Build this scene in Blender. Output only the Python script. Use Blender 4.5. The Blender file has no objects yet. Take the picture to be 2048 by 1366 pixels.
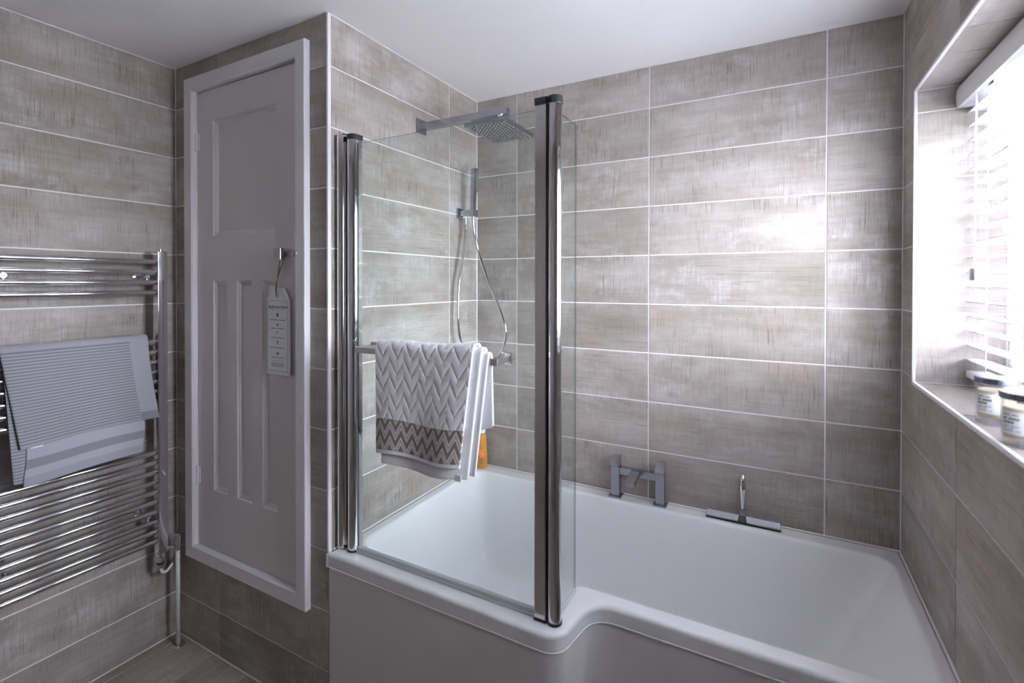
import bpy, bmesh, math, random
from mathutils import Vector, Matrix
random.seed(7)
PI = math.pi
S = bpy.context.scene
COL = S.collection

# ------------------------------------------------------------------ camera
F, CY, YAW, PITCH, ROLL = 975.0, 571.6, 0.4966, -0.0078, 0.0011
CAM = Vector((1.310, -2.051, 1.484))
fw = Vector((-math.sin(YAW) * math.cos(PITCH), math.cos(YAW) * math.cos(PITCH), math.sin(PITCH)))
rt = Vector((math.cos(YAW), math.sin(YAW), 0)); up = rt.cross(fw)
c_, s_ = math.cos(ROLL), math.sin(ROLL)
rt, up = c_ * rt + s_ * up, c_ * up - s_ * rt
cd = bpy.data.cameras.new('camera'); cam = bpy.data.objects.new('camera', cd); COL.objects.link(cam)
m = Matrix((rt, up, -fw)).transposed().to_4x4(); m.translation = CAM
cam.matrix_world = m
cd.sensor_width = 36; cd.lens = F / 2048 * 36; cd.shift_y = (CY - 683) / 2048; cd.clip_start = 0.01
cd.dof.use_dof = True; cd.dof.focus_distance = 2.1; cd.dof.aperture_fstop = 2.4
S.camera = cam

# ------------------------------------------------------------------ sky and exposure
W = bpy.data.worlds.new('overcast_sky'); S.world = W; W.use_nodes = True
bg = W.node_tree.nodes['Background']
bg.inputs['Color'].default_value = (0.865, 0.900, 1.0, 1)
SKY = 95.0                                     # overcast sky: three times as bright at the zenith as at the horizon
wn = W.node_tree.nodes; wk = W.node_tree.links
wt = wn.new('ShaderNodeTexCoord'); wx = wn.new('ShaderNodeSeparateXYZ'); wr_ = wn.new('ShaderNodeMapRange')
wr_.inputs['To Min'].default_value = SKY / 3; wr_.inputs['To Max'].default_value = SKY
wk.new(wt.outputs['Generated'], wx.inputs[0]); wk.new(wx.outputs['Z'], wr_.inputs['Value']); wk.new(wr_.outputs['Result'], bg.inputs['Strength'])
S.view_settings.view_transform = 'Standard'; S.view_settings.look = 'None'
S.view_settings.gamma = 1; S.view_settings.use_curve_mapping = False
S.view_settings.exposure = 0.62
S.cycles.diffuse_bounces = 8; S.cycles.max_bounces = 16; S.cycles.transparent_max_bounces = 16

# room dimensions (metres): back wall y=0, shower wall x=0, cupboard wall y=-D, left wall x=-E, window wall x=L
L, D, E, H, YR = 1.681, 0.917, 0.915, 2.377, -2.75
PITCHZ, Z4, T = 0.203, 1.596, 0.6196
WY0, WY1, WZ0, WZ1, WXF = -0.144, -1.400, 1.178, 2.07, 1.895   # window opening

pl = bpy.data.lights.new('window_portal', 'AREA'); pl.shape = 'RECTANGLE'
pl.size = WY0 - WY1; pl.size_y = WZ1 - WZ0; pl.cycles.is_portal = True
po = bpy.data.objects.new('window_portal', pl); COL.objects.link(po)
po.location = (1.99, (WY0 + WY1) / 2, (WZ0 + WZ1) / 2)
po.rotation_euler = (PI / 2, 0, PI / 2)      # shines towards -x

# ------------------------------------------------------------------ materials
def newmat(name):
    mt = bpy.data.materials.new(name); mt.use_nodes = True
    nt = mt.node_tree; b = nt.nodes['Principled BSDF']
    return mt, nt, b
def simple(name, col, rough=0.5, metal=0.0, coat=0.0, spec=0.5, noise=0.0, nscale=40, bump=0.0, bscale=200, trans=0.0):
    mt, nt, b = newmat(name)
    b.inputs['Base Color'].default_value = (*col, 1); b.inputs['Roughness'].default_value = rough
    b.inputs['Metallic'].default_value = metal; b.inputs['Coat Weight'].default_value = coat
    b.inputs['Specular IOR Level'].default_value = spec; b.inputs['Transmission Weight'].default_value = trans
    N = nt.nodes.new; K = nt.links.new
    if noise or bump:
        tc = N('ShaderNodeTexCoord')
    if noise:
        n = N('ShaderNodeTexNoise'); n.inputs['Scale'].default_value = nscale; n.inputs['Detail'].default_value = 4
        K(tc.outputs['Object'], n.inputs['Vector'])
        mr = N('ShaderNodeMapRange'); mr.inputs['To Min'].default_value = 1 - noise; mr.inputs['To Max'].default_value = 1 + noise
        K(n.outputs['Fac'], mr.inputs['Value'])
        mx = N('ShaderNodeMix'); mx.data_type = 'RGBA'; mx.blend_type = 'MULTIPLY'; mx.inputs['Factor'].default_value = 1
        mx.inputs['A'].default_value = (*col, 1); K(mr.outputs['Result'], mx.inputs['B']); K(mx.outputs['Result'], b.inputs['Base Color'])
    if bump:
        n2 = N('ShaderNodeTexNoise'); n2.inputs['Scale'].default_value = bscale; n2.inputs['Detail'].default_value = 3
        K(tc.outputs['Object'], n2.inputs['Vector'])
        bp = N('ShaderNodeBump'); bp.inputs['Strength'].default_value = bump; bp.inputs['Distance'].default_value = 0.002
        K(n2.outputs['Fac'], bp.inputs['Height']); K(bp.outputs['Normal'], b.inputs['Normal'])
    return mt
def glassmat(name, tint, rough=0.0, ior=1.5):
    mt = bpy.data.materials.new(name); mt.use_nodes = True; nt = mt.node_tree; nt.nodes.clear()
    N = nt.nodes.new; K = nt.links.new
    o = N('ShaderNodeOutputMaterial'); mx = N('ShaderNodeMixShader'); fr = N('ShaderNodeFresnel')
    ge = N('ShaderNodeNewGeometry'); mr = N('ShaderNodeMapRange'); mr.inputs['To Min'].default_value = ior; mr.inputs['To Max'].default_value = 1 / ior
    K(ge.outputs['Backfacing'], mr.inputs['Value']); K(mr.outputs['Result'], fr.inputs['IOR'])      # same air-to-glass reflectance on both sides of the thin sheet
    t = N('ShaderNodeBsdfTransparent'); t.inputs['Color'].default_value = (*tint, 1)
    g = N('ShaderNodeBsdfGlossy'); g.inputs['Roughness'].default_value = rough
    K(fr.outputs['Fac'], mx.inputs['Fac']); K(t.outputs[0], mx.inputs[1]); K(g.outputs[0], mx.inputs[2]); K(mx.outputs[0], o.inputs['Surface'])
    return mt
def tilemat(name, A, B, LITE, ROSE, swap=False, grain=0.35, rough=0.56):
    """wood and concrete look porcelain: object X runs along the tile, Z across it; every tile reads another patch"""
    mt, nt, b = newmat(name); N = nt.nodes.new; K = nt.links.new
    tc = N('ShaderNodeTexCoord'); oi = N('ShaderNodeObjectInfo')
    def math_(op, a, bb=None, clamp=False):
        n = N('ShaderNodeMath'); n.operation = op; n.use_clamp = clamp
        for i, v in enumerate((a, bb)):
            if v is None: continue
            if isinstance(v, (int, float)): n.inputs[i].default_value = v
            else: K(v, n.inputs[i])
        return n.outputs[0]
    off = N('ShaderNodeVectorMath'); off.operation = 'SCALE'; off.inputs[0].default_value = (37.1, 0, 53.7); K(oi.outputs['Random'], off.inputs['Scale'])
    ad = N('ShaderNodeVectorMath'); ad.operation = 'ADD'; K(tc.outputs['Object'], ad.inputs[0]); K(off.outputs[0], ad.inputs[1])
    r2 = math_('FRACT', math_('MULTIPLY', oi.outputs['Random'], 91.7)); r3 = math_('FRACT', math_('MULTIPLY', oi.outputs['Random'], 531.3))
    def noise(sx, sz, detail=3, rough_=0.55, dist=0.0):
        mp = N('ShaderNodeMapping'); mp.inputs['Scale'].default_value = (sx, 1, sz); K(ad.outputs[0], mp.inputs['Vector'])
        n = N('ShaderNodeTexNoise'); n.inputs['Scale'].default_value = 1; n.inputs['Detail'].default_value = detail
        n.inputs['Roughness'].default_value = rough_; n.inputs['Distortion'].default_value = dist
        K(mp.outputs[0], n.inputs['Vector']); return n.outputs['Fac']
    def ramp(v, lo, hi, a=0.0, bb=1.0):
        n = N('ShaderNodeMapRange'); n.inputs['From Min'].default_value = lo; n.inputs['From Max'].default_value = hi
        n.inputs['To Min'].default_value = a; n.inputs['To Max'].default_value = bb; K(v, n.inputs['Value']); return n.outputs['Result']
    def mix(fac, a, bb, mode='MIX'):
        n = N('ShaderNodeMix'); n.data_type = 'RGBA'; n.blend_type = mode
        for k, v in (('Factor', fac), ('A', a), ('B', bb)):
            if isinstance(v, (int, float)): n.inputs[k].default_value = v
            elif isinstance(v, tuple): n.inputs[k].default_value = (*v, 1)
            else: K(v, n.inputs[k])
        return n.outputs['Result']
    c = mix(ramp(noise(2.2, 5.0, 4, 0.6), 0.36, 0.64), A, B)
    c = mix(math_('MULTIPLY', ramp(noise(3.0, 6.0, 3), 0.56, 0.64), 0.42), c, ROSE)                       # warm patches
    vfine = noise(340, 9, 2); hfine = noise(9, 320, 2)
    vmid = noise(130, 7, 3, 0.6)
    wood = ramp(r2, 0.60, 0.66)                                                                           # some tiles show wood grain
    notwood = math_('SUBTRACT', 1.0, wood)
    wash = math_('MULTIPLY', ramp(noise(8, 12, 6, 0.68), 0.47, 0.62), ramp(noise(2.1, 3.4, 2), 0.40, 0.60))
    wash = math_('MULTIPLY', wash, ramp(vmid, 0.34, 0.60, 0.15, 1.0))
    c = mix(math_('MULTIPLY', wash, 0.62), c, LITE)                                                        # pale scraped wash
    c = mix(1.0, c, ramp(vfine, 0.30, 0.70, 0.92, 1.08), 'MULTIPLY')                                       # fine weave both ways
    c = mix(1.0, c, ramp(hfine, 0.30, 0.70, 0.955, 1.045), 'MULTIPLY')
    c = mix(1.0, c, ramp(noise(2.6, 46, 3), 0.30, 0.70, 0.93, 1.07), 'MULTIPLY')
    # horizontal grain
    hg = noise(6.5, 210, 4, 0.6, 0.3)
    hmask = math_('ADD', math_('MULTIPLY', wood, ramp(noise(3.0, 9, 2), 0.34, 0.62, 0.15, 1.0)), grain * 0.30)
    hl = math_('MULTIPLY', ramp(hg, 0.45, 0.33), hmask, True)
    c = mix(math_('MULTIPLY', hl, 0.70), c, mix(1.0, c, (0.55, 0.51, 0.48), 'MULTIPLY'))
    # saw marks across the tile
    vg = noise(300, 8, 3, 0.6)
    vmask = math_('MULTIPLY', ramp(noise(9, 6, 3, 0.6), 0.45, 0.62), notwood)
    vl = math_('MULTIPLY', ramp(vg, 0.46, 0.35), math_('ADD', vmask, 0.09), True)
    c = mix(math_('MULTIPLY', vl, 0.95), c, mix(1.0, c, (0.50, 0.45, 0.41), 'MULTIPLY'))
    # a few cracks and flecks
    ck = math_('MULTIPLY', ramp(noise(30, 90, 3, 0.6, 0.6), 0.295, 0.265), 0.5)
    c = mix(ck, c, (0.16, 0.13, 0.11))
    c = mix(1.0, c, ramp(r3, 0, 1, 0.90, 1.08), 'MULTIPLY')
    K(c, b.inputs['Base Color'])
    K(ramp(noise(12, 20, 3), 0.3, 0.7, rough, rough + 0.14), b.inputs['Roughness'])
    b.inputs['Specular IOR Level'].default_value = 0.18
    bp = N('ShaderNodeBump'); bp.inputs['Strength'].default_value = 0.22; bp.inputs['Distance'].default_value = 0.0012
    hsum = math_('SUBTRACT', 1.0, math_('ADD', math_('MULTIPLY', hl, 0.8), vl)); K(hsum, bp.inputs['Height']); K(bp.outputs['Normal'], b.inputs['Normal'])
    return mt

M_TILE = tilemat('greige_wood_look_tile', (0.425, 0.388, 0.364), (0.285, 0.246, 0.220), (0.55, 0.545, 0.55), (0.37, 0.290, 0.262))
M_FLOOR = tilemat('brown_wood_look_floor_tile', (0.42, 0.365, 0.325), (0.30, 0.255, 0.222), (0.42, 0.40, 0.38), (0.29, 0.22, 0.19), grain=1.2, rough=0.38)
M_GROUT = simple('white_grout', (0.82, 0.81, 0.82), 0.85, bump=0.2, bscale=900)
M_GROUTF = simple('pale_floor_grout', (0.50, 0.48, 0.45), 0.85)
M_CEIL = simple('ceiling_paint', (0.89, 0.88, 0.90), 0.9, noise=0.02, nscale=3)
M_TRIM = simple('white_plastic_trim', (0.82, 0.82, 0.83), 0.3)
M_SEAL = simple('white_sealant', (0.80, 0.79, 0.79), 0.35)
M_BATH = simple('white_acrylic', (0.80, 0.80, 0.82), 0.16, coat=0.25)
M_PANEL = simple('white_panel_acrylic', (0.70, 0.69, 0.70), 0.22, coat=0.15)
M_CHROME = simple('polished_chrome', (0.78, 0.78, 0.80), 0.05, 1.0)
M_TAP = simple('satin_chrome', (0.44, 0.46, 0.51), 0.16, 1.0)
M_HEAD = simple('dark_chrome', (0.36, 0.37, 0.40), 0.12, 1.0)
M_ALU = simple('bright_aluminium', (0.70, 0.69, 0.68), 0.14, 1.0)
M_BLACK = simple('dark_plastic', (0.018, 0.020, 0.028), 0.35)
M_RUBBER = simple('black_rubber', (0.015, 0.015, 0.015), 0.6)
M_FRAME = simple('white_gloss_paint', (0.77, 0.76, 0.79), 0.35, bump=0.05, bscale=60)
M_DOOR = simple('grey_white_gloss_paint', (0.66, 0.635, 0.64), 0.30, bump=0.05, bscale=50)
M_UPVC = simple('white_upvc', (0.82, 0.83, 0.86), 0.3)
M_SLAT = simple('white_blind_slat', (0.82, 0.82, 0.84), 0.45)
M_CORD = simple('white_cord', (0.85, 0.85, 0.85), 0.8)
M_STEEL = simple('brushed_steel', (0.55, 0.55, 0.56), 0.3, 1.0)
M_GREYSEAL = simple('grey_clear_seal', (0.50, 0.53, 0.55), 0.25)
M_GLASS = glassmat('clear_safety_glass', (0.955, 0.985, 0.975))
M_PANE = glassmat('window_glass', (0.97, 0.98, 0.98))
M_JAR = glassmat('jar_glass', (0.93, 0.93, 0.93), ior=1.45)
M_EDGE = glassmat('green_glass_edge', (0.50, 0.62, 0.60))
M_WAX = simple('cream_wax', (0.80, 0.72, 0.55), 0.5)
M_LABELP = simple('off_white_paper', (0.78, 0.79, 0.82), 0.7)
M_INK = simple('dark_ink', (0.05, 0.05, 0.055), 0.7)
M_LID = simple('gunmetal_lid', (0.16, 0.16, 0.22), 0.25, 0.9)
M_TAG = simple('white_painted_wood', (0.74, 0.74, 0.77), 0.6, noise=0.03, nscale=60)
M_TWINE = simple('brown_leather_twine', (0.20, 0.095, 0.05), 0.8)
M_SOAP = simple('amber_liquid_soap', (0.72, 0.32, 0.07), 0.12, trans=0.25)
M_SOAPLAB = simple('bright_orange_print', (0.90, 0.20, 0.05), 0.5)
M_CLEAR = glassmat('clear_plastic', (0.93, 0.90, 0.92))
M_WHITEP = simple('white_plastic', (0.80, 0.80, 0.80), 0.3)
M_REAR = simple('rear_wall_tile', (0.36, 0.335, 0.32), 0.6, noise=0.1, nscale=6)
M_WTER = simple('white_copper_pipe_paint', (0.70, 0.69, 0.69), 0.35)

# ------------------------------------------------------------------ mesh helpers
def wloc(o):
    v = Vector((0, 0, 0))
    while o is not None: v = v + Vector(o.location); o = o.parent
    return v
def link(name, bm, mat, parent=None, smooth=False, angle=None):
    me = bpy.data.meshes.new(name)
    if parent is not None: bmesh.ops.translate(bm, verts=bm.verts, vec=-wloc(parent))
    bmesh.ops.recalc_face_normals(bm, faces=bm.faces)
    bm.to_mesh(me); bm.free()
    for mt in (mat if isinstance(mat, (list, tuple)) else [mat]): me.materials.append(mt)
    if smooth: me.shade_smooth()
    if smooth and angle is not None: me.set_sharp_from_angle(angle=math.radians(angle))
    o = bpy.data.objects.new(name, me); COL.objects.link(o)
    if parent is not None: o.parent = parent
    return o
def tag(o, label, cat, group=None):
    o['label'] = label; o['category'] = cat
    if group: o['group'] = group
    return o
def thing(name, loc, label, cat, group=None):
    o = bpy.data.objects.new(name, None); COL.objects.link(o); o.location = loc; o.empty_display_size = 0.05
    return tag(o, label, cat, group)
def struct(o): o['kind'] = 'structure'; return o
NB = bmesh.new
def box(bm, x0, x1, y0, y1, z0, z1, bev=0.0, seg=2):
    r = bmesh.ops.create_cube(bm, size=1); vs = r['verts']
    bmesh.ops.scale(bm, vec=(abs(x1 - x0), abs(y1 - y0), abs(z1 - z0)), verts=vs)
    bmesh.ops.translate(bm, vec=((x0 + x1) / 2, (y0 + y1) / 2, (z0 + z1) / 2), verts=vs)
    if bev:
        es = list({e for v in vs for e in v.link_edges})
        bmesh.ops.bevel(bm, geom=es, offset=bev, segments=seg, profile=0.6, affect='EDGES')
    return bm
def bx(*a, **k): return box(NB(), *a, **k)
def prism(bm, pts, frame, a, b, bev=0.0, seg=2):
    """extrude closed 2D polygon: frame(u, v, w) -> 3D, from w=a to w=b"""
    v0 = [bm.verts.new(frame(u, v, a)) for u, v in pts]; v1 = [bm.verts.new(frame(u, v, b)) for u, v in pts]
    n = len(pts); f0 = bm.faces.new(v0); f1 = bm.faces.new(v1[::-1])
    for i in range(n): bm.faces.new((v0[i], v0[(i + 1) % n], v1[(i + 1) % n], v1[i]))
    if bev:
        bmesh.ops.recalc_face_normals(bm, faces=bm.faces)
        bmesh.ops.bevel(bm, geom=list(f0.edges) + list(f1.edges), offset=bev, segments=seg, profile=0.6, affect='EDGES')
    return bm
XY = lambda u, v, w: (u, v, w)
XZ = lambda u, v, w: (u, w, v)
YZ = lambda u, v, w: (w, u, v)
def tube(bm, path, r, n=12, cap=True, closed=False):
    path = [Vector(p) for p in path]; rings = []; prev = None; N_ = len(path)
    for i, p in enumerate(path):
        if closed: t = path[(i + 1) % N_] - path[i - 1]
        else: t = path[min(i + 1, N_ - 1)] - path[max(i - 1, 0)]
        t.normalize()
        if prev is None: nrm = t.orthogonal().normalized()
        else: nrm = (prev - t * prev.dot(t)).normalized()
        prev = nrm; bi = t.cross(nrm); rr = r[i] if isinstance(r, (list, tuple)) else r
        rings.append([bm.verts.new(p + rr * (math.cos(2 * PI * k / n) * nrm + math.sin(2 * PI * k / n) * bi)) for k in range(n)])
    for i in range(N_ if closed else N_ - 1):
        A, B = rings[i], rings[(i + 1) % N_]
        for k in range(n): bm.faces.new((A[k], A[(k + 1) % n], B[(k + 1) % n], B[k]))
    if cap and not closed: bm.faces.new(rings[0][::-1]); bm.faces.new(rings[-1])
    return bm
def lathe(bm, prof, origin, axis='Z', n=32):
    ox, oy, oz = origin; rings = []
    for r, h in prof:
        ring = []
        for k in range(n):
            a = 2 * PI * k / n; u, v = r * math.cos(a), r * math.sin(a)
            p = {'Z': (u, v, h), 'X': (h, u, v), 'Y': (u, h, v)}[axis]
            ring.append(bm.verts.new((p[0] + ox, p[1] + oy, p[2] + oz)))
        rings.append(ring)
    for A, B in zip(rings, rings[1:]):
        for k in range(n): bm.faces.new((A[k], A[(k + 1) % n], B[(k + 1) % n], B[k]))
    bm.faces.new(rings[0][::-1]); bm.faces.new(rings[-1]); return bm
def spline(pts, n=10):
    """Catmull-Rom through points"""
    P = [Vector(p) for p in pts]; P = [2 * P[0] - P[1]] + P + [2 * P[-1] - P[-2]]; out = []
    for i in range(1, len(P) - 2):
        for k in range(n):
            t = k / n; a, b, c, d = P[i - 1], P[i], P[i + 1], P[i + 2]
            out.append(0.5 * ((2 * b) + (c - a) * t + (2 * a - 5 * b + 4 * c - d) * t * t + (3 * b - a - 3 * c + d) * t ** 3))
    out.append(P[-2]); return out
def rpoly(pts, rad, seg=8):
    """polygon with rounded corners, equal vertex count per corner"""
    out = []; n = len(pts)
    for i in range(n):
        p = Vector(pts[i]); a = (Vector(pts[i - 1]) - p).normalized(); b = (Vector(pts[(i + 1) % n]) - p).normalized()
        r = rad[i] if isinstance(rad, (list, tuple)) else rad
        ang = a.angle(b); d = r / math.tan(ang / 2); cen = p + (a + b).normalized() * (r / math.sin(ang / 2))
        p0, p1 = p + a * d - cen, p + b * d - cen
        a0 = math.atan2(p0.y, p0.x); da = math.atan2(p1.y, p1.x) - a0
        da = (da + PI) % (2 * PI) - PI
        for k in range(seg + 1):
            t = a0 + da * k / seg; out.append((cen.x + r * math.cos(t), cen.y + r * math.sin(t)))
    return out

# ------------------------------------------------------------------ room shell
REC = 0.002      # grout sits this far behind the tile face
LINES = [Z4 + PITCHZ * (4 - k) for k in range(12, 0, -1)]
LINES = [z for z in LINES if 0.02 < z < H - 0.02]
ZB = [0.0] + LINES + [H]
_tm = {}
def tilemesh(w, h, mat):
    key = (round(w, 4), round(h, 4), mat.name)
    if key in _tm: return _tm[key]
    bm = NB(); a, b, c = w / 2, h / 2, 0.0009
    o = [bm.verts.new((x, REC, z)) for x, z in ((-a, -b), (a, -b), (a, b), (-a, b))]
    mdl = [bm.verts.new((x, c * 0.7, z)) for x, z in ((-a, -b), (a, -b), (a, b), (-a, b))]
    i = [bm.verts.new((x, 0, z)) for x, z in ((-a + c, -b + c), (a - c, -b + c), (a - c, b - c), (-a + c, b - c))]
    for k in range(4):
        j = (k + 1) % 4; bm.faces.new((o[k], o[j], mdl[j], mdl[k])); bm.faces.new((mdl[k], mdl[j], i[j], i[k]))
    bm.faces.new(i); bmesh.ops.recalc_face_normals(bm, faces=bm.faces)
    if bm.faces[-1].normal.y > 0: bmesh.ops.reverse_faces(bm, faces=bm.faces)
    me = bpy.data.meshes.new('tile'); bm.to_mesh(me); bm.free(); me.materials.append(mat); _tm[key] = me; return me
def tile(parent, w, h, loc, rot, mat, g=0.0048):
    if w < 0.012 or h < 0.012: return
    o = bpy.data.objects.new('tile', tilemesh(w - g, h - g, mat)); COL.objects.link(o)
    o.location = loc; o.rotation_euler = rot; o.parent = parent
R_BACK, R_RIGHTFACE, R_LEFTFACE = (0, 0, 0), (0, 0, PI / 2), (0, 0, -PI / 2)      # local -Y faces -y / +x / -x
def wall_tiles(parent, kind, plane, ub, vb, skip=None):
    for u0, u1 in zip(ub, ub[1:]):
        for v0, v1 in zip(vb, vb[1:]):
            rects = [(u0, u1, v0, v1)]
            if skip:
                s0, s1, t0, t1 = skip; o = []
                for a0, a1, b0, b1 in rects:
                    if a1 <= s0 or a0 >= s1 or b1 <= t0 or b0 >= t1: o.append((a0, a1, b0, b1)); continue
                    if a0 < s0: o.append((a0, s0, b0, b1))
                    if a1 > s1: o.append((s1, a1, b0, b1))
                    m0, m1 = max(a0, s0), min(a1, s1)
                    if b0 < t0: o.append((m0, m1, b0, t0))
                    if b1 > t1: o.append((m0, m1, t1, b1))
                rects = o
            if len(rects) > 1 or (skip and rects and rects[0] != (u0, u1, v0, v1)):      # a tile cut around the opening stays one piece
                bm = NB(); g = 0.0024
                for a0, a1, b0, b1 in rects:
                    p = [(a0 + (g if a0 == u0 else 0), a1 - (g if a1 == u1 else 0)), (b0 + (g if b0 == v0 else 0), b1 - (g if b1 == v1 else 0))]
                    if min(p[0][1] - p[0][0], p[1][1] - p[1][0]) < 0.004: continue
                    uc, vc = (u0 + u1) / 2, (v0 + v1) / 2; q0, q1 = p[0][0] - uc, p[0][1] - uc
                    if kind == 'x-': q0, q1 = -q1, -q0
                    box(bm, q0, q1, 0, REC, p[1][0] - vc, p[1][1] - vc)
                if not bm.verts: bm.free(); continue
                me = bpy.data.meshes.new('tile'); bm.to_mesh(me); bm.free(); me.materials.append(M_TILE)
                o = bpy.data.objects.new('tile', me); COL.objects.link(o); o.parent = parent
                o.location, o.rotation_euler = ((uc, plane, vc), R_BACK) if kind == 'y-' else ((plane, uc, vc), R_LEFTFACE)
                continue
            for a0, a1, b0, b1 in rects:
                uc, vc = (a0 + a1) / 2, (b0 + b1) / 2
                if kind == 'y-': tile(parent, a1 - a0, b1 - b0, (uc, plane, vc), R_BACK, M_TILE)
                elif kind == 'y+': tile(parent, a1 - a0, b1 - b0, (uc, plane, vc), (0, 0, PI), M_TILE)
                elif kind == 'x+': tile(parent, a1 - a0, b1 - b0, (plane, uc, vc), R_RIGHTFACE, M_TILE)
                elif kind == 'x-': tile(parent, a1 - a0, b1 - b0, (plane, uc, vc), R_LEFTFACE, M_TILE)

wb = struct(link('wall_back', bx(-0.10, L + 0.10, REC, 0.12, 0, H), M_GROUT))
wall_tiles(wb, 'y-', 0.0, [0.0, 0.2258, 0.8454, 1.465, L], ZB)
ws = struct(link('wall_shower', bx(-0.10, -REC, -D + REC, REC, 0, H), M_GROUT))
wall_tiles(ws, 'x+', 0.0, [-D + 0.013, -0.230, 0.0], ZB)
DX0, DX1, DZ0, DZ1 = -0.757, -0.139, 0.418, 2.250     # cupboard opening
bm = NB(); box(bm, -E - REC, DX0 - 0.004, -D + REC, -D + 0.10, 0, H); box(bm, DX1 + 0.004, -0.10, -D + REC, -D + 0.10, 0, H)
box(bm, DX0 - 0.004, DX1 + 0.004, -D + REC, -D + 0.10, 0, DZ0 - 0.004); box(bm, DX0 - 0.004, DX1 + 0.004, -D + REC, -D + 0.10, DZ1 + 0.004, H)
box(bm, DX0 - 0.004, DX1 + 0.004, -D + 0.07, -D + 0.10, DZ0 - 0.004, DZ1 + 0.004)
wc = struct(link('wall_cupboard', bm, M_GROUT))
wall_tiles(wc, 'y-', -D, [-E, -0.622, 0.0], ZB, skip=(DX0 - 0.02, DX1 + 0.02, DZ0 - 0.02, DZ1 + 0.02))
wl = struct(link('wall_left', bx(-E - 0.12, -E - REC, YR, -D + 0.10, 0, H), M_GROUT))
wall_tiles(wl, 'x+', -E, [YR, -D - 2 * T - 0.06, -D - T - 0.06, -D], ZB)
bm = NB()
X0, X1 = L + REC, 1.97
box(bm, X0, X1, WY0 - REC, 0.12, 0, H); box(bm, X0, X1, YR, WY1 + REC, 0, H)
box(bm, X0, X1, WY1 + REC, WY0 - REC, 0, WZ0 - REC); box(bm, X0, X1, WY1 + REC, WY0 - REC, WZ1 + REC, H)
# the opening faces are the reveal behind the tile, so widen by the grout depth
wr = struct(link('wall_right', bm, M_GROUT))
for v in wr.data.vertices:
    if abs(v.co.y - (WY0 - REC)) < 1e-5: v.co.y = WY0 + REC
    if abs(v.co.y - (WY1 + REC)) < 1e-5: v.co.y = WY1 - REC
UB = [YR, -0.563 - 3 * T, -0.563 - 2 * T, -0.563 - T, -0.563, 0.0]
wall_tiles(wr, 'x-', L, UB, ZB, skip=(WY1 - 0.006, WY0 + 0.006, WZ0 - 0.008, WZ1 + 0.006))
zr = [WZ0] + [z for z in LINES if WZ0 + 0.03 < z < WZ1 - 0.03] + [WZ1]
wall_tiles(wr, 'y-', WY0, [L + 0.004, WXF], zr); wall_tiles(wr, 'y+', WY1, [L + 0.004, WXF], zr)
for y0, y1 in ((WY0, -0.566), (-0.566, -0.566 - T), (-0.566 - T, WY1 - 0.0)):      # soffit and sill tiles
    tile(wr, y0 - y1, WXF - L - 0.004, ((L + 0.004 + WXF) / 2, (y0 + y1) / 2, WZ1), (PI / 2, 0, PI / 2), M_TILE)
    tile(wr, y0 - y1, WXF - L - 0.004, ((L + 0.004 + WXF) / 2, (y0 + y1) / 2, WZ0), (-PI / 2, 0, PI / 2), M_TILE)
struct(link('wall_rear', bx(-E - 0.12, L + 0.3, YR - 0.10, YR, 0, H), M_REAR))
struct(link('ceiling', bx(-E - 0.12, 1.97, YR - 0.10, 0.12, H, H + 0.10), M_CEIL))
fl = struct(link('floor', bx(-E - 0.12, 1.97, YR - 0.10, 0.12, -0.10, -REC), M_GROUTF))
fx = [-E, -0.867] + [-0.867 + 0.2125 * k for k in range(1, 12)] + [L]
for k, (a0, a1) in enumerate(zip(fx, fx[1:])):
    yb = [YR, YR + 0.35 + 0.4 * (k % 3), -D] if a0 < -0.02 else [YR, YR + 0.35 + 0.4 * (k % 3), -0.74 + 0.04]
    for y0, y1 in zip(yb, yb[1:]): tile(fl, y1 - y0, a1 - a0, ((a0 + a1) / 2, (y0 + y1) / 2, 0), (-PI / 2, 0, PI / 2), M_FLOOR, g=0.005)
# trims and beads of sealant
k = [0]
def trim(bm, mat=M_TRIM):
    k[0] += 1; return struct(link('trim_%d' % k[0], bm, mat))
trim(bx(-0.007, 0.0012, -D - 0.0012, -D + 0.0125, 0.585, H, bev=0.002))
def bead(p, q, r=0.0028): trim(tube(NB(), [p, q], r, 6), M_SEAL)
bead((-E, -D, H), (-E, YR, H), 0.0035); bead((0, -D, H), (0, 0, H), 0.0035); bead((0, 0, H), (L, 0, H), 0.002)
bead((-E, -D, 0), (-E, -D, H), 0.003); bead((0, 0, 0.585), (0, 0, H), 0.003); bead((L, 0, 0.585), (L, 0, H), 0.0025)
bead((L, 0, H), (L, YR, H), 0.002); bead((-E, -D, 0), (-E, YR, 0), 0.003); bead((-E, -D, 0), (0, -D, 0), 0.003)
tx0, tx1, tw = L - 0.0015, L + 0.007, 0.010
trim(bx(tx0, tx1, WY0 - 0.0015, WY0 + 0.0065, WZ0 - 0.008, WZ1 + 0.0065, bev=0.0015)); trim(bx(tx0, tx1, WY1 - 0.0065, WY1 + 0.0015, WZ0 - 0.008, WZ1 + 0.0065, bev=0.0015))
trim(bx(tx0, tx1, WY1 + 0.0015, WY0 - 0.0015, WZ1 - 0.0015, WZ1 + 0.0065, bev=0.0015)); trim(bx(tx0, tx1, WY1 + 0.0015, WY0 - 0.0015, WZ0 - 0.009, WZ0 + 0.0015, bev=0.0015))

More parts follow.
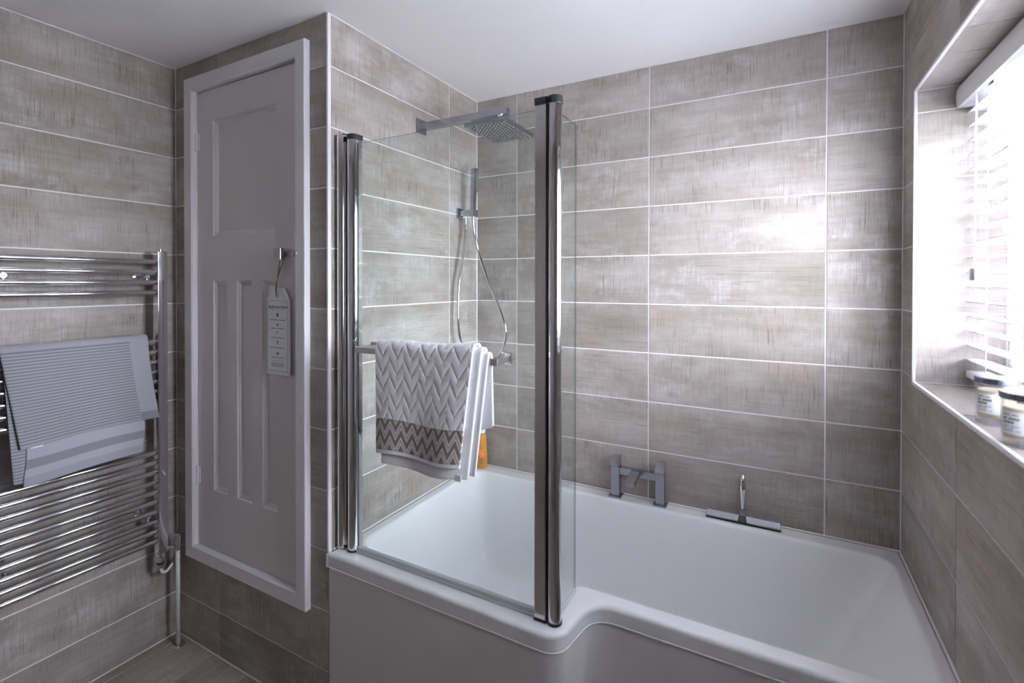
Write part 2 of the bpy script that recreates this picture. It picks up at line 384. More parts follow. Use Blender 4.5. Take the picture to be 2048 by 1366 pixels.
# ------------------------------------------------------------------ window
win = bpy.data.objects.new('window_1', None); COL.objects.link(win); struct(win); win.location = (WXF, (WY0 + WY1) / 2, WZ0)
def ring(x0, x1, y0, y1, z0, z1, w, bev=0.004):
    bm = NB(); box(bm, x0, x1, y0, y0 + w, z0, z1, bev); box(bm, x0, x1, y1 - w, y1, z0, z1, bev)
    box(bm, x0, x1, y0 + w, y1 - w, z0, z0 + w, bev); box(bm, x0, x1, y0 + w, y1 - w, z1 - w, z1, bev); return bm
YM = -0.55
link('window_frame', ring(WXF, 1.965, WY1, WY0, WZ0, WZ1, 0.05), M_UPVC, win)
link('mullion', bx(WXF, 1.965, YM - 0.03, YM + 0.03, WZ0 + 0.05, WZ1 - 0.05, bev=0.004), M_UPVC, win)
for y0, y1 in ((WY1 + 0.052, YM - 0.032), (YM + 0.032, WY0 - 0.052)):
    sa = link('sash', ring(WXF - 0.012, 1.955, y0, y1, WZ0 + 0.052, WZ1 - 0.052, 0.042), M_UPVC, win)
    link('gasket', ring(WXF + 0.002, WXF + 0.010, y0 + 0.0405, y1 - 0.0405, WZ0 + 0.0925, WZ1 - 0.0925, 0.006, 0.0), M_BLACK, sa)
    link('pane', bx(WXF + 0.012, WXF + 0.018, y0 + 0.04, y1 - 0.04, WZ0 + 0.092, WZ1 - 0.092), M_PANE, sa)
    if y0 > YM: link('window_handle', box(bx(WXF - 0.030, WXF - 0.012, y0 + 0.014, y0 + 0.030, 1.55, 1.61, bev=0.003), WXF - 0.045, WXF - 0.030, y0 + 0.016, y0 + 0.028, 1.46, 1.60, bev=0.004), M_UPVC, sa)


struct(link('ground_outside', bx(2.2, 300, -200, 200, -3.2, -3.0), simple('pale_paving', (0.28, 0.275, 0.27), 0.9, noise=0.15, nscale=0.5)))

# ------------------------------------------------------------------ cupboard door
door = bpy.data.objects.new('door_1', None); COL.objects.link(door); struct(door); door.location = (-0.45, -D, 0.36)
FX0, FX1, FZ0, FZ1, YF = -0.812, -0.088, 0.363, 2.304, -D - 0.023
def framering():
    bm = NB()
    lv = [((FX0, FX1, FZ0, FZ1), -D + 0.0005), ((FX0, FX1, FZ0, FZ1), YF + 0.002), ((FX0 + 0.002, FX1 - 0.002, FZ0 + 0.002, FZ1 - 0.002), YF),
          ((DX0 - 0.006, DX1 + 0.006, DZ0 - 0.006, DZ1 + 0.006), YF), ((DX0, DX1, DZ0, DZ1), YF + 0.006), ((DX0 + 0.001, DX1 - 0.001, DZ0 + 0.001, DZ1 - 0.001), -D + 0.06)]
    rs = []
    for (a, b, c, d), y in lv: rs.append([bm.verts.new((x, y, z)) for x, z in ((a, c), (b, c), (b, d), (a, d))])
    for A, B in zip(rs, rs[1:]):
        for i in range(4): bm.faces.new((A[i], A[(i + 1) % 4], B[(i + 1) % 4], B[i]))
    return bm
link('door_frame', framering(), M_FRAME, door)
GX, GZ = 0.003, 0.003
LX0, LX1, LZ0, LZ1, YD = DX0 + 0.003, DX1 - 0.006, DZ0 + 0.003, DZ1 - 0.006, -D - 0.001
PANELS = [(-0.649, -0.265, 1.664, 2.122), (-0.649, -0.558, 0.655, 1.490), (-0.497, -0.407, 0.655, 1.490), (-0.344, -0.262, 0.655, 1.490)]
bm = NB(); xs = sorted({LX0, LX1, *[v for p in PANELS for v in p[:2]]}); zs = sorted({LZ0, LZ1, *[v for p in PANELS for v in p[2:]]})
for a0, a1 in zip(xs, xs[1:]):
    for b0, b1 in zip(zs, zs[1:]):
        cx, cz = (a0 + a1) / 2, (b0 + b1) / 2
        if any(p[0] < cx < p[1] and p[2] < cz < p[3] for p in PANELS): continue
        bm.faces.new([bm.verts.new((x, YD, z)) for x, z in ((a0, b0), (a1, b0), (a1, b1), (a0, b1))])
bmesh.ops.remove_doubles(bm, verts=bm.verts, dist=1e-5)
rim = [e for e in bm.edges if e.is_boundary and (min(abs(e.verts[0].co.x - e.verts[1].co.x), abs(e.verts[0].co.z - e.verts[1].co.z)) < 1e-5) and
       all(abs(v.co.x - LX0) < 1e-5 or abs(v.co.x - LX1) < 1e-5 or abs(v.co.z - LZ0) < 1e-5 or abs(v.co.z - LZ1) < 1e-5 for v in e.verts)]
r = bmesh.ops.extrude_edge_only(bm, edges=rim)
bmesh.ops.translate(bm, vec=(0, 0.03, 0), verts=[v for v in r['geom'] if isinstance(v, bmesh.types.BMVert)])
leaf = link('door_leaf', bm, M_DOOR, door)
for p in PANELS:
    bm = NB(); rs = []
    for ins, dep in ((0, 0), (0.004, 0.005), (0.008, 0.005), (0.018, 0.014), (0.020, 0.014)):
        rs.append([bm.verts.new((x, YD + dep, z)) for x, z in ((p[0] + ins, p[2] + ins), (p[1] - ins, p[2] + ins), (p[1] - ins, p[3] - ins), (p[0] + ins, p[3] - ins))])
    for A, B in zip(rs, rs[1:]):
        for i in range(4): bm.faces.new((A[i], A[(i + 1) % 4], B[(i + 1) % 4], B[i]))
    bm.faces.new(rs[-1]); link('panel', bm, M_DOOR, leaf)
for z0, z1 in ((2.010, 2.082), (0.666, 0.738)):
    bm = tube(NB(), [(DX0 + 0.004, YD - 0.005, z0), (DX0 + 0.004, YD - 0.005, z1)], 0.0055, 10); box(bm, DX0 + 0.004, DX0 + 0.016, YD - 0.003, YD + 0.001, z0 + 0.003, z1 - 0.003)
    for q in range(3): tube(bm, [(DX0 + 0.004, YD - 0.005, z0 + q * 0.024), (DX0 + 0.004, YD - 0.005, z0 + q * 0.024 + 0.0215)], 0.0062, 10)
    link('hinge', bm, M_FRAME, leaf, True, 40)
KX, KZ = -0.218, 1.581
bm = bx(KX - 0.020, KX + 0.020, YD - 0.032, YD - 0.019, KZ - 0.020, KZ + 0.020, bev=0.0012)
kn = link('knob', bm, M_HEAD, leaf)
link('knob_stem', lathe(NB(), [(0.011, 0.001), (0.011, -0.003), (0.006, -0.004), (0.006, -0.020)], (KX, YD, KZ), 'Y', 16), M_STEEL, kn, True, 40)
bm = bx(-0.176, -0.171, YD - 0.004, YD + 0.001, KZ - 0.016, KZ + 0.016, bev=0.001); box(bm, -0.184, -0.162, YD - 0.006, YD - 0.002, KZ - 0.003, KZ + 0.003, bev=0.001)
box(bm, DX1 + 0.006, DX1 + 0.014, YF - 0.003, YF + 0.001, KZ - 0.003, KZ + 0.003, bev=0.001)
link('door_catch', bm, M_WHITEP, door)

# ------------------------------------------------------------------ wooden tag on the knob
TX, TY = -0.236, YD - 0.010
tg = thing('hanging_sign', (TX, TY, 1.155), 'white wooden tag with bathroom rules hanging from the cupboard knob', 'sign')
tw2, tz0, tz1 = 0.060, 1.155, 1.462
prof = [(TX - tw2, tz0), (TX + tw2, tz0), (TX + tw2, 1.421), (TX + 0.030, tz1), (TX - 0.030, tz1), (TX - tw2, 1.421)]
TF = TY - 0.006
link('board', prism(NB(), prof, XZ, TF, TY + 0.004, bev=0.001, seg=1), M_TAG, tg)
link('eyelet', lathe(NB(), [(0.0085, 0.0005), (0.0085, -0.001), (0.0065, -0.0018), (0.0045, -0.0012)], (TX, TF, 1.434), 'Y', 20), M_STEEL, tg, True, 40)
EY = TF - 0.0015
loop = spline([(TX, EY - 0.002, 1.434), (TX + 0.004, EY - 0.004, 1.47), (TX + 0.001, YD - 0.012, 1.52), (KX - 0.010, YD - 0.011, 1.565), (KX - 0.009, YD - 0.010, KZ + 0.004),
        (KX, YD - 0.010, KZ + 0.0085), (KX + 0.009, YD - 0.010, KZ + 0.004), (KX + 0.010, YD - 0.011, 1.565), (TX + 0.006, YD - 0.013, 1.515), (TX - 0.003, EY - 0.003, 1.465), (TX + 0.001, EY - 0.002, 1.433)], 6)
link('twine', tube(NB(), loop, 0.0017, 6), M_TWINE, tg, True)
def strip(bm, x0, x1, z0, z1, y=TF - 0.0004): box(bm, x0, x1, y, y + 0.0006, z0, z1)
bm = NB()
for x in (-0.054, 0.0535): strip(bm, TX + x, TX + x + 0.0007, 1.168, 1.417)
for z in (1.168, 1.4163): strip(bm, TX - 0.054, TX + 0.054, z, z + 0.0007)
link('border_line', bm, M_INK, tg)
cu = bpy.data.curves.new('t', 'FONT'); cu.body = 'Bathroom Rules'; cu.size = 0.0155; cu.align_x = 'CENTER'; cu.shear = 0.35; cu.resolution_u = 3; cu.extrude = 0.0002
to = bpy.data.objects.new('t', cu); COL.objects.link(to); bpy.context.view_layer.update()
me = bpy.data.meshes.new_from_object(to.evaluated_get(bpy.context.evaluated_depsgraph_get())); bpy.data.objects.remove(to)
bm = NB(); bm.from_mesh(me); bmesh.ops.transform(bm, matrix=Matrix.Translation((TX, TF - 0.0003, 1.390)) @ Matrix.Rotation(PI / 2, 4, 'X'), verts=bm.verts)
link('title_lettering', bm, M_INK, tg)
bm = NB(); strip(bm, TX - 0.040, TX + 0.040, 1.3845, 1.3852)
def words(z, lens, h=0.0022):
    tot = sum(lens) + 0.003 * (len(lens) - 1); x = TX - tot / 2
    for l in lens:
        n = max(2, int(l / 0.0022))
        for q in range(n): strip(bm, x + l * q / n, x + l * (q + 0.72) / n, z + (q % 3) * 0.0002, z + h * (0.8 + 0.35 * ((q * 7) % 3 == 0)))
        x += l + 0.003
words(1.348, (0.018, 0.014, 0.010, 0.030)); words(1.318, (0.012, 0.012, 0.016, 0.022)); words(1.285, (0.014, 0.020, 0.030)); words(1.250, (0.012, 0.012, 0.018, 0.026)); words(1.215, (0.014, 0.014, 0.010, 0.014)); words(1.193, (0.022, 0.018, 0.026)); words(1.186, (0.014, 0.022, 0.016))
strip(bm, TX - 0.036, TX + 0.036, 1.2045, 1.205)
link('small_lettering', bm, M_INK, tg)['kind'] = 'stuff'
bm = NB(); strip(bm, TX - 0.004, TX + 0.004, 1.360, 1.371); strip(bm, TX - 0.005, TX + 0.005, 1.3715, 1.3735)
prism(bm, [(TX - 0.005, 1.333), (TX, 1.327), (TX + 0.005, 1.333), (TX, 1.336)], XZ, TF - 0.0004, TF + 0.0002)
tube(bm, [(TX + 0.006 * math.cos(a), TF - 0.0002, 1.303 + 0.006 * math.sin(a)) for a in [i * 0.5 for i in range(10)]], 0.0006, 5)
strip(bm, TX - 0.0015, TX + 0.0015, 1.262, 1.270); lathe(bm, [(0.0005, 0), (0.003, 0), (0.003, -0.0004), (0.0005, -0.0004)], (TX, TF, 1.273), 'Y', 10)
for a in range(5): tube(bm, [(TX - 0.006 + a * 0.003, TF - 0.0002, 1.225 + (a % 2) * 0.003), (TX - 0.004 + a * 0.003, TF - 0.0002, 1.233 + (a % 3) * 0.002)], 0.0006, 5)
link('pictograms', bm, M_INK, tg)['kind'] = 'stuff'

# ------------------------------------------------------------------ bathtub
ZR = 0.583
GAPW = 0.003
def outline(d, zrad=0.0):
    """outer rim outline, moved in by d on every side"""
    pts = [(GAPW + d, -GAPW - d), (L - GAPW - d, -GAPW - d), (L - GAPW - d, -0.735 + d), (0.862 - d, -0.735 + d), (0.832 - d, -0.922 + d), (GAPW + d, -0.922 + d)]
    return pts
def outer(d): return rpoly(outline(d), [0.004, 0.004, 0.004, 0.070 + d, max(0.055 - d, 0.004), 0.004], 8)
def inner(x0, x1, y0, yn, xw, yw, r, rc, sl=0.0):
    pts = [(x0, y0), (x1, y0), (x1, yn), (xw + 0.02, yn), (xw, yw), (x0, yw)]
    return rpoly(pts, [r, r, r, rc, r * 0.8, r], 8)
LV = [(outer(0.006), ZR - 0.0465), (outer(0.0008), ZR - 0.0458), (outer(0.0), ZR - 0.0445), (outer(0.0), ZR - 0.040), (outer(0.0), ZR - 0.0145), (outer(0.0), ZR - 0.0125), (outer(0.0010), ZR - 0.0078), (outer(0.0035), ZR - 0.0037), (outer(0.0072), ZR - 0.0012), (outer(0.0115), ZR - 0.0001), (outer(0.0135), ZR), (outer(0.018), ZR),
      (inner(0.039, 1.651, -0.067, -0.691, 0.773, -0.847, 0.060, 0.040), ZR),
      (inner(0.044, 1.646, -0.072, -0.686, 0.768, -0.842, 0.060, 0.040), ZR), (inner(0.049, 1.640, -0.077, -0.681, 0.763, -0.836, 0.060, 0.042), ZR - 0.004), (inner(0.053, 1.634, -0.081, -0.676, 0.759, -0.832, 0.060, 0.045), ZR - 0.013),
      (inner(0.066, 1.585, -0.092, -0.664, 0.745, -0.820, 0.065, 0.05), ZR - 0.12), (inner(0.088, 1.495, -0.108, -0.650, 0.727, -0.803, 0.075, 0.055), ZR - 0.29),
      (inner(0.106, 1.448, -0.120, -0.640, 0.713, -0.790, 0.085, 0.06), ZR - 0.36), (inner(0.130, 1.415, -0.138, -0.625, 0.697, -0.772, 0.085, 0.06), ZR - 0.395), (inner(0.175, 1.375, -0.170, -0.598, 0.672, -0.738, 0.085, 0.05), ZR - 0.408)]
tub = thing('bathtub', (0.84, -0.45, 0), 'white L-shaped shower bath with front panel under the glass screen', 'bathtub')
bm = NB(); rs = [[bm.verts.new((x, y, z)) for x, y in o] for o, z in LV]; n = len(rs[0])
for A, B in zip(rs, rs[1:]):
    for i in range(n): bm.faces.new((A[i], A[(i + 1) % n], B[(i + 1) % n], B[i]))
bm.faces.new(rs[-1])
bmesh.ops.triangulate(bm, faces=[f for f in bm.faces if len(f.verts) > 4])
link('tub_shell', bm, M_BATH, tub, True, 50)
o1, o2 = outer(0.0025), outer(0.020)
i0, i1 = 2 * 9, 6 * 9            # from the right end along the front to the left end
pa, pb = o1[i0 + 4:i1 - 4], o2[i0 + 4:i1 - 4]
pa = [(L - GAPW, pa[0][1])] + pa[1:-1] + [(GAPW, pa[-1][1])]; pb = [(L - GAPW, pb[0][1])] + pb[1:-1] + [(GAPW, pb[-1][1])]
link('front_panel', prism(NB(), pa + pb[::-1], XY, 0.001, ZR - 0.0465, bev=0.0), M_PANEL, tub, True, 35)
o3 = outer(0.0008)[i0 + 4:i1 - 4]; o3 = [(L - GAPW, o3[0][1])] + o3[1:-1] + [(GAPW, o3[-1][1])]
link('panel_seal', tube(NB(), [(x, y, ZR - 0.0475) for x, y in o3], 0.0026, 6), M_SEAL, tub, True)
link('waste', lathe(NB(), [(0.034, 0.0), (0.034, 0.004), (0.028, 0.006), (0.004, 0.007)], (0.32, -0.36, ZR - 0.408), 'Z', 24), M_CHROME, tub, True, 40)
for p, q in (((0.003, -0.003, ZR), (L - 0.003, -0.003, ZR)), ((0.003, -0.003, ZR), (0.003, -0.90, ZR)), ((L - 0.003, -0.003, ZR), (L - 0.003, -0.72, ZR))): bead(p, q, 0.0035)
trim(bx(-0.0065, 0.0015, -D - 0.006, -D - 0.0013, ZR - 0.05, ZR - 0.005, bev=0.001), M_SEAL)

# ------------------------------------------------------------------ glass shower screen
YG = -0.868
sc = thing('shower_screen', (0.4, YG, ZR), 'hinged glass bath screen with chrome posts and a towel rail', 'shower screen')
ZS0, ZS1 = ZR + 0.001, 1.968
def arcpts(cx, cy, r, a0, a1, n=10): return [(cx + r * math.cos(a0 + (a1 - a0) * i / n), cy + r * math.sin(a0 + (a1 - a0) * i / n)) for i in range(n + 1)]
wp = [(0.001, -0.850)] + [(0.001, -0.882)] + arcpts(0.020, -0.876, 0.017, PI * 1.15, PI * 1.85, 8) + [(0.039, -0.872), (0.039, -0.850)]
link('wall_channel', prism(NB(), wp, XY, ZS0 + 0.004, ZS1 + 0.008), M_ALU, sc, True, 30)
link('channel_cap', prism(NB(), [(0.001, -0.850), (0.001, -0.885), (0.0395, -0.885), (0.0395, -0.850)], XY, ZS1 + 0.008, ZS1 + 0.0105), M_BLACK, sc)
hp = [(0.0445, -0.850)] + arcpts(0.0655, -0.868, 0.0205, PI, 2 * PI, 14) + [(0.0865, -0.850)]
link('hinge_post', prism(NB(), hp, XY, ZS0 + 0.006, ZS1 - 0.012), M_CHROME, sc, True, 30)
hp2 = [(0.040, -0.848), (0.040, -0.872)] + arcpts(0.0655, -0.868, 0.0222, PI, 2 * PI, 14) + [(0.0885, -0.848)]
link('post_cap', prism(NB(), hp2, XY, ZS1 - 0.012, ZS1 + 0.006, bev=0.001, seg=1), M_BLACK, sc, True, 30)
link('post_cap', prism(NB(), hp2, XY, ZS0, ZS0 + 0.006), M_BLACK, sc, True, 30)
link('hinge_gap', bx(0.0392, 0.0446, -0.866, -0.852, ZS0 + 0.006, ZS1), M_BLACK, sc)
def pane(name, x0, x1, y0, y1, z0, z1):
    bm = bx(x0, x1, y0, y1, z0, z1); o = link(name, bm, [M_GLASS, M_EDGE], sc)
    for f in o.data.polygons:
        thin = 1 if (y1 - y0) < (x1 - x0) else 0
        if abs(f.normal[thin]) < 0.5: f.material_index = 1
    return o
pane('glass_panel', 0.0865, 0.748, YG - 0.003, YG + 0.003, ZR + 0.018, 1.944)
link('bottom_seal', box(bx(0.087, 0.748, YG - 0.007, YG + 0.007, ZR + 0.001, ZR + 0.0185, bev=0.002), 0.087, 0.748, YG - 0.011, YG - 0.006, ZR + 0.001, ZR + 0.007, bev=0.001), M_GREYSEAL, sc)
cx, cy = 0.7985, -0.870
link('corner_channel', bx(0.747, 0.7785, -0.886, -0.852, ZS0 + 0.007, ZS1 - 0.018, bev=0.0015), M_ALU, sc)
cp = arcpts(cx, cy, 0.0185, PI * 0.75, PI * 2.25, 22)
link('corner_post', prism(NB(), cp, XY, ZS0 + 0.007, ZS1 - 0.018), M_CHROME, sc, True, 30)
cap = [(0.746, -0.850), (0.746, -0.8875), (0.778, -0.8875)] + arcpts(cx, cy, 0.0205, PI * 1.22, PI * 2.35, 18)
link('corner_cap', prism(NB(), cap, XY, ZS1 - 0.018, ZS1 + 0.002, bev=0.001, seg=1), M_BLACK, sc, True, 30)
link('corner_cap', prism(NB(), cap, XY, ZS0, ZS0 + 0.007), M_BLACK, sc, True, 30)
link('post_gap', bx(0.7782, 0.7815, -0.882, -0.855, ZS0 + 0.007, ZS1 - 0.018), M_BLACK, sc)
pane('return_panel', 0.7955, 0.8015, -0.853, -0.722, ZR + 0.010, 1.937)
link('bottom_seal', bx(0.7935, 0.8035, -0.850, -0.722, ZR + 0.001, ZR + 0.0105, bev=0.002), M_GREYSEAL, sc)
YB = -0.942; ZT0, ZT1 = 1.263, 1.281
ra = link('towel_rail', bx(0.152, 0.668, YB - 0.006, YB + 0.006, ZT0, ZT1, bev=0.002), M_STEEL, sc)
for x in (0.152, 0.642):
    link('rail_arm', bx(x, x + 0.026, YB + 0.004, YG - 0.004, ZT0 + 0.002, ZT1, bev=0.002), M_STEEL, ra)
    link('rail_mount', bx(x - 0.003, x + 0.029, YG - 0.009, YG - 0.0035, ZT0 - 0.006, ZT1 + 0.008, bev=0.0015), M_CHROME, ra)

# ------------------------------------------------------------------ overhead shower
sh = thing('overhead_shower', (0.0, -0.437, 2.13), 'square chrome rain shower head on a long wall arm', 'shower head')
link('wall_plate', bx(0.0005, 0.008, -0.466, -0.408, 2.102, 2.160, bev=0.001), M_TAP, sh)
link('shower_arm', bx(0.008, 0.418, -0.450, -0.424, 2.117, 2.143, bev=0.0015), M_TAP, sh)
link('ball_joint', lathe(NB(), [(0.011, 0.0), (0.011, -0.010), (0.016, -0.016), (0.016, -0.026), (0.012, -0.032), (0.020, -0.038), (0.020, -0.050)], (0.385, -0.440, 2.117), 'Z', 20), M_CHROME, sh, True, 40)
HZ = 2.052
hd = link('head_plate', bx(0.298, 0.470, -0.556, -0.324, HZ, HZ + 0.016, bev=0.002), M_HEAD, sh)
bm = NB()
for i in range(10):
    for j in range(13):
        lathe(bm, [(0.0036, 0.001), (0.0033, -0.002), (0.0018, -0.0032)], (0.308 + 0.152 * i / 9, -0.544 + 0.208 * j / 12, HZ), 'Z', 8)
nz = link('nozzles', bm, M_STEEL, hd, True, 40); nz['kind'] = 'stuff'

# ------------------------------------------------------------------ hand shower
hb = thing('shower_holder', (0.0, -0.155, 1.80), 'square chrome hose outlet and handset holder on the shower wall', 'holder')
link('wall_plate', bx(0.0005, 0.010, -0.180, -0.132, 1.779, 1.827, bev=0.001), M_TAP, hb)
link('outlet_body', bx(0.010, 0.062, -0.168, -0.144, 1.790, 1.816, bev=0.002), M_TAP, hb)
link('cradle', bx(0.056, 0.088, -0.166, -0.128, 1.786, 1.818, bev=0.002), M_TAP, hb)
link('outlet_nut', lathe(NB(), [(0.009, 0.0), (0.009, -0.024), (0.0075, -0.028), (0.0065, -0.040)], (0.036, -0.156, 1.790), 'Z', 16), M_CHROME, hb, True, 40)
hs = thing('hand_shower', (0.072, -0.147, 1.818), 'slim square chrome shower handset with a steel hose', 'hand shower')
bm = NB(); P4 = [(0.0105, 0.0105, 1.8185), (0.0115, 0.0115, 1.90), (0.0135, 0.013, 2.008)]
rs = []
for a, b, z in P4:
    lean = (z - 1.818) * 0.05
    rs.append([bm.verts.new((0.072 + sx * a + lean, -0.147 + sy * b, z)) for sx, sy in ((-1, -1), (1, -1), (1, 1), (-1, 1))])
for A, B in zip(rs, rs[1:]):
    for i in range(4): bm.faces.new((A[i], A[(i + 1) % 4], B[(i + 1) % 4], B[i]))
bm.faces.new(rs[0][::-1]); bm.faces.new(rs[-1])
bmesh.ops.recalc_face_normals(bm, faces=bm.faces); bmesh.ops.bevel(bm, geom=list(bm.edges), offset=0.0025, segments=2, affect='EDGES')
link('handset', bm, M_TAP, hs, True, 30)
link('spray_face', bx(0.0925, 0.0955, -0.156, -0.138, 1.90, 1.998, bev=0.001), M_STEEL, hs)
hose = spline([(0.036, -0.156, 1.752), (0.036, -0.160, 1.70), (0.038, -0.180, 1.60), (0.040, -0.212, 1.49), (0.043, -0.226, 1.36), (0.046, -0.222, 1.25), (0.055, -0.185, 1.165), (0.085, -0.130, 1.115),
               (0.135, -0.095, 1.110), (0.185, -0.095, 1.150), (0.214, -0.100, 1.20), (0.221, -0.102, 1.265), (0.190, -0.100, 1.355), (0.124, -0.100, 1.493), (0.078, -0.115, 1.64), (0.073, -0.140, 1.72), (0.072, -0.147, 1.78)], 14)
link('hose', tube(NB(), hose, 0.0068, 12), M_CHROME, hs, True)
link('hose_nut', lathe(NB(), [(0.0072, -0.045), (0.009, -0.036), (0.009, -0.0325)], (0.072, -0.147, 1.818), 'Z', 16), M_CHROME, hs, True, 40)

# ------------------------------------------------------------------ bath mixer tap
YT = -0.040
tp = thing('bath_mixer_tap', (0.812, YT, ZR), 'square two-handled chrome bath mixer tap on the bath rim', 'tap')
for s, x in ((-1, 0.721), (1, 0.9035)):
    bxp = link('base_plate', bx(x - 0.026, x + 0.026, YT - 0.026, YT + 0.026, ZR + 0.001, ZR + 0.008, bev=0.001), M_TAP, tp)
    link('pillar', bx(x - 0.017, x + 0.017, YT - 0.017, YT + 0.017, ZR + 0.008, ZR + 0.131, bev=0.001), M_TAP, tp)
    link('handle_collar', bx(x - 0.0155, x + 0.0155, YT - 0.0155, YT + 0.0155, ZR + 0.131, ZR + 0.134), M_BLACK, tp)
    bm = prism(NB(), [(YT + 0.018, ZR + 0.134), (YT + 0.018, ZR + 0.170), (YT + 0.006, ZR + 0.171), (YT - 0.042, ZR + 0.147), (YT - 0.042, ZR + 0.141), (YT - 0.017, ZR + 0.148), (YT - 0.017, ZR + 0.134)], YZ, x - 0.018, x + 0.018, bev=0.0008, seg=1)
    link('handle', bm, M_TAP, tp)
link('bridge', bx(0.738, 0.8865, YT - 0.012, YT + 0.012, ZR + 0.098, ZR + 0.128, bev=0.001), M_TAP, tp)
bm = prism(NB(), [(YT - 0.012, ZR + 0.126), (YT - 0.012, ZR + 0.104), (YT - 0.098, ZR + 0.090), (YT - 0.100, ZR + 0.104), (YT - 0.090, ZR + 0.107)], YZ, 0.787, 0.823, bev=0.0008, seg=1)
spt = link('spout', bm, M_TAP, tp)
link('aerator', lathe(NB(), [(0.010, 0.0), (0.010, -0.007), (0.007, -0.009)], (0.805, YT - 0.082, ZR + 0.094), 'Z', 16), M_CHROME, spt, True, 40)

# ------------------------------------------------------------------ squeegee
sq = thing('squeegee', (1.203, -0.05, ZR), 'steel window squeegee leaning on the tiles from the bath rim', 'squeegee')
bm = prism(NB(), [(-0.056, ZR + 0.008), (-0.049, ZR + 0.008), (-0.034, ZR + 0.025), (-0.040, ZR + 0.027)], YZ, 1.078, 1.328, bev=0.0008, seg=1)
link('blade_holder', bm, M_HEAD, sq)
link('rubber_blade', prism(NB(), [(-0.0565, ZR + 0.001), (-0.0535, ZR + 0.001), (-0.051, ZR + 0.010), (-0.055, ZR + 0.010)], YZ, 1.077, 1.329), M_RUBBER, sq)
bm = NB(); rs = []
for z, y, w, d in ((ZR + 0.012, -0.057, 0.015, 0.002), (ZR + 0.030, -0.047, 0.012, 0.003), (ZR + 0.050, -0.034, 0.007, 0.004)):
    rs.append([bm.verts.new((1.203 + sx * w, y + sy * d, z)) for sx, sy in ((-1, -1), (1, -1), (1, 1), (-1, 1))])
for A, B in zip(rs, rs[1:]):
    for i in range(4): bm.faces.new((A[i], A[(i + 1) % 4], B[(i + 1) % 4], B[i]))
bm.faces.new(rs[0][::-1]); bm.faces.new(rs[-1]); link('neck', bm, M_HEAD, sq)
hp_ = [(ZR + 0.046, 0.0060), (ZR + 0.060, 0.0056), (ZR + 0.085, 0.0082), (ZR + 0.115, 0.0118), (ZR + 0.140, 0.0122), (ZR + 0.160, 0.0092), (ZR + 0.172, 0.0045), (ZR + 0.175, 0.0008)]
hnd = link('handle', tube(NB(), [(1.203, -0.036 + (z - ZR - 0.046) * 0.150, z) for z, r in hp_], [r for z, r in hp_], 16), M_CHROME, sq, True)
link('hang_hole', lathe(NB(), [(0.0030, 0.0), (0.0032, -0.0004), (0.001, -0.0006)], (1.203, -0.0310, ZR + 0.150), 'Y', 12), M_RUBBER, hnd)

# ------------------------------------------------------------------ soap bottle
bt = thing('soap_bottle', (0.055, -0.044, ZR), 'amber shower gel bottle with orange print in the bath corner', 'bottle')
link('bottle_body', lathe(NB(), [(0.020, 0.001), (0.027, 0.003), (0.029, 0.012), (0.0285, 0.05), (0.0265, 0.10), (0.0235, 0.150), (0.019, 0.165), (0.011, 0.172)], (0.055, -0.044, ZR), 'Z', 28), M_SOAP, bt, True, 60)
def wrap(name, bm, cxy, r, a0, a1, z0, z1, mat, parent, n=8):
    v = [[bm.verts.new((cxy[0] + r(z) * math.cos(a0 + (a1 - a0) * i / n), cxy[1] + r(z) * math.sin(a0 + (a1 - a0) * i / n), z)) for i in range(n + 1)] for z in (z0, z1)]
    for i in range(n): bm.faces.new((v[0][i], v[0][i + 1], v[1][i + 1], v[1][i]))
    return bm
rr_ = lambda z: 0.0293 - 0.0065 * max(0, (z - ZR - 0.03) / 0.12) ** 1.1 + 0.0006
bm = NB(); wrap('', bm, (0.055, -0.044), rr_, -1.15, -0.30, ZR + 0.090, ZR + 0.135, None, None); wrap('', bm, (0.055, -0.044), rr_, -1.6, -0.75, ZR + 0.072, ZR + 0.098, None, None); wrap('', bm, (0.055, -0.044), lambda z: rr_(z) + 0.0002, -1.2, -0.6, ZR + 0.060, ZR + 0.080, None, None)
link('printed_label', bm, M_SOAPLAB, bt, True)
bm = NB()
for q in range(4): wrap('', bm, (0.055, -0.044), rr_, -1.35, -0.65, ZR + 0.030 + q * 0.006, ZR + 0.0325 + q * 0.006, None, None)
link('small_print', bm, M_TWINE, bt, True)
link('cap', lathe(NB(), [(0.012, 0.170), (0.0185, 0.171), (0.0185, 0.199), (0.017, 0.202)], (0.055, -0.044, ZR), 'Z', 24), M_WHITEP, bt, True, 40)

